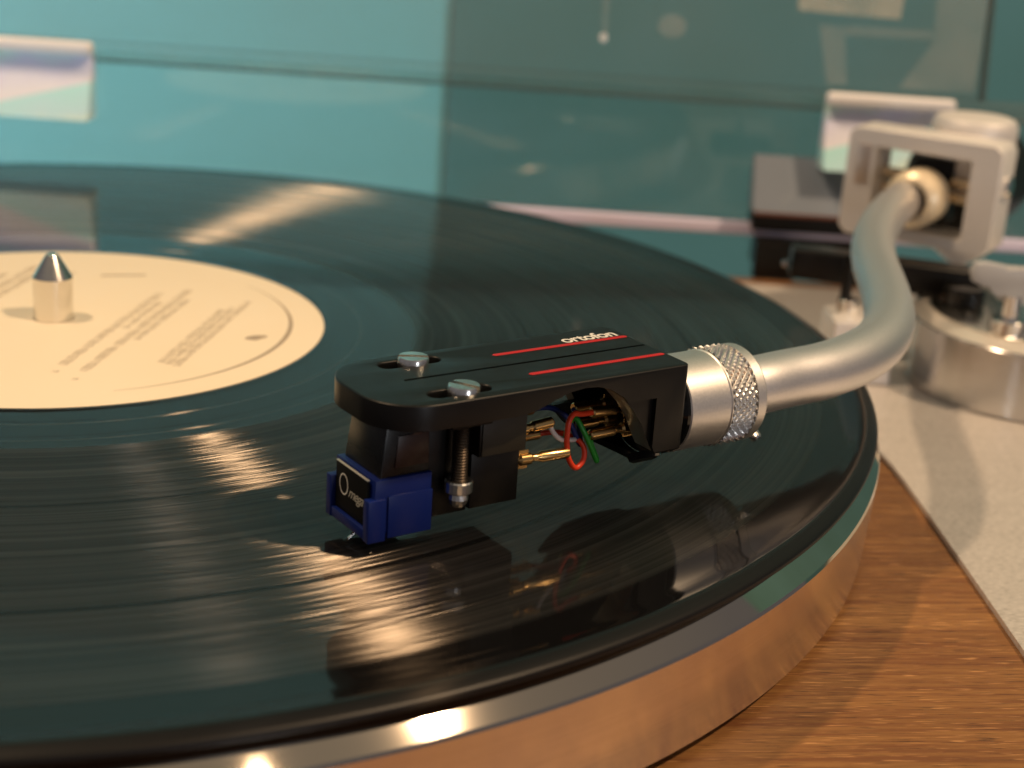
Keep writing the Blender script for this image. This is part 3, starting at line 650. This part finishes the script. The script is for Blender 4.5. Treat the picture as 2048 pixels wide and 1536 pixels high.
# ------------------------------------------------------------------ dust cover and hinges
dc = thing('dust_cover', 'clear open dust cover standing behind the turntable', 'dust cover', TF)
YC = 163
part('rear_panel', CLEAR, dc, lambda b: box(b, -140, 262, YC, YC+2.5, -10.6, 28.8, .4), smooth=False)
def lean(b, x0, x1, y0, z0, y1, z1, th):
    prism(b, [(y0, z0), (y0+th, z0), (y1+th, z1), (y1, z1)], x0, x1, 0, 'x')
part('top_panel', CLEAR2, dc, lambda b: lean(b, -140, 214, YC-.5, 30.9, YC+26, 170, 2.5), smooth=False)
def reflection_veil(name, col, f):      # diffuse veil painted in place of room reflections on the cover
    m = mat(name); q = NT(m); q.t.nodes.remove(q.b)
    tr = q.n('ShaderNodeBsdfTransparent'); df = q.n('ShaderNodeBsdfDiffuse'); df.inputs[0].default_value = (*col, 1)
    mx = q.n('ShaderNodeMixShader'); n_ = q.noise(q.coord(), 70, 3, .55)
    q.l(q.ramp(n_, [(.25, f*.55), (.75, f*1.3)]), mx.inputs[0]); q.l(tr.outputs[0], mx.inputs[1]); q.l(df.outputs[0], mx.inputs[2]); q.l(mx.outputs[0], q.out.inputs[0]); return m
FB = reflection_veil('warm_reflection', (.80, .72, .58), .36); FG = reflection_veil('grey_reflection', (.62, .60, .55), .17); FW = reflection_veil('pale_reflection', (.95, .95, .97), .8)
def painted_reflection(m, pts, y0=162.3):  # flat patch in the outline of a reflection in the lid
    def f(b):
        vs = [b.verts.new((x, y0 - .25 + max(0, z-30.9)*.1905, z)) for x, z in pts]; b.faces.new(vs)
    return part('painted_reflection', m, dc, f, smooth=False)
painted_reflection(FB, [(160, 52), (188.6, 51.4), (189.4, 60), (160, 60)])
painted_reflection(FG, [(166.4, 48.6), (173.3, 48.3), (175.5, 33), (169.9, 32.7)])
painted_reflection(FG, [(173.6, 48.7), (198, 49), (198, 46.6), (173.6, 46.2)])
painted_reflection(FG, [(198.2, 60), (213, 60), (211, 33), (190, 33), (198.4, 46)])
painted_reflection(FW, [(106.8+1.1*math.cos(a), 41.3+1.3*math.sin(a)) for a in [i*math.pi/6 for i in range(12)]])
painted_reflection(FG, [(106.2, 42.8), (107.8, 42.8), (107.6, 60), (105.6, 60)])
painted_reflection(FG, [(125.6+4*math.cos(a), 45.5+3.2*math.sin(a)) for a in [i*math.pi/6 for i in range(12)]])
part('bent_edge', CLEAR2, dc, lambda b: box(b, -140, 262, YC-2.5, YC+2.6, 25.6, 30.9, 1.2), smooth=False)
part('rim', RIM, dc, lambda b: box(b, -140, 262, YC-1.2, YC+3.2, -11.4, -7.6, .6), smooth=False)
part('side_edge', mat('dark_glued_seam', (0.06, 0.085, 0.075), .3), dc, lambda b: lean(b, 213.4, 214.4, YC-1.2, 30.9, YC+25.4, 170, 3.5), smooth=False)
for x in (-69, 170):
    s = part('hinge_socket', IRID, dc, lambda b: prism(b, [(YC-9.5, 10.2), (YC-.1, 9.6), (YC-.1, 27.6), (YC-2.4, 27.6)], x, x+35, .5, 'x'), smooth=False)
    part('socket_lip', SOCKBAR, s, lambda b: box(b, x-.4, x+35.4, YC-6.2, YC-2.6, 27.7, 31.2, 1.0), smooth=False)
def hinge(x):
    h = thing('hinge', 'black dust cover hinge left of the bearing frame' if x > 100 else 'black dust cover hinge at the far left behind the record', 'hinge', TF @ Matrix.Translation((x*S, 158*S, 0)))
    part('hinge_cover', SMOKE, h, lambda b: prism(b, [(-4, -2.6), (6, -2.6), (7.5, 11.5), (4.6, 12.0)], 0, 44, .5, 'x'), smooth=False)
    part('hinge_trim', mat('reddish_trim', (.16, .06, .04), .4), h, lambda b: box(b, .5, 43.5, -4.2, 6, -3.7, -2.65, .2), smooth=False)
    part('hinge_body', BLACKP, h, lambda b: (box(b, 1.0, 43, .8, 10, -9.2, -2.7, .5), box(b, 3, 41, 4, 12, -20, -9.25, .5)), smooth=False)
    part('hinge_foot', BLACKP, h, lambda b: box(b, 2.0, 14, -4.0, -.2, ZP+.1, -10.6, .6), smooth=False)
    return h
hinge(152); hinge(-112)
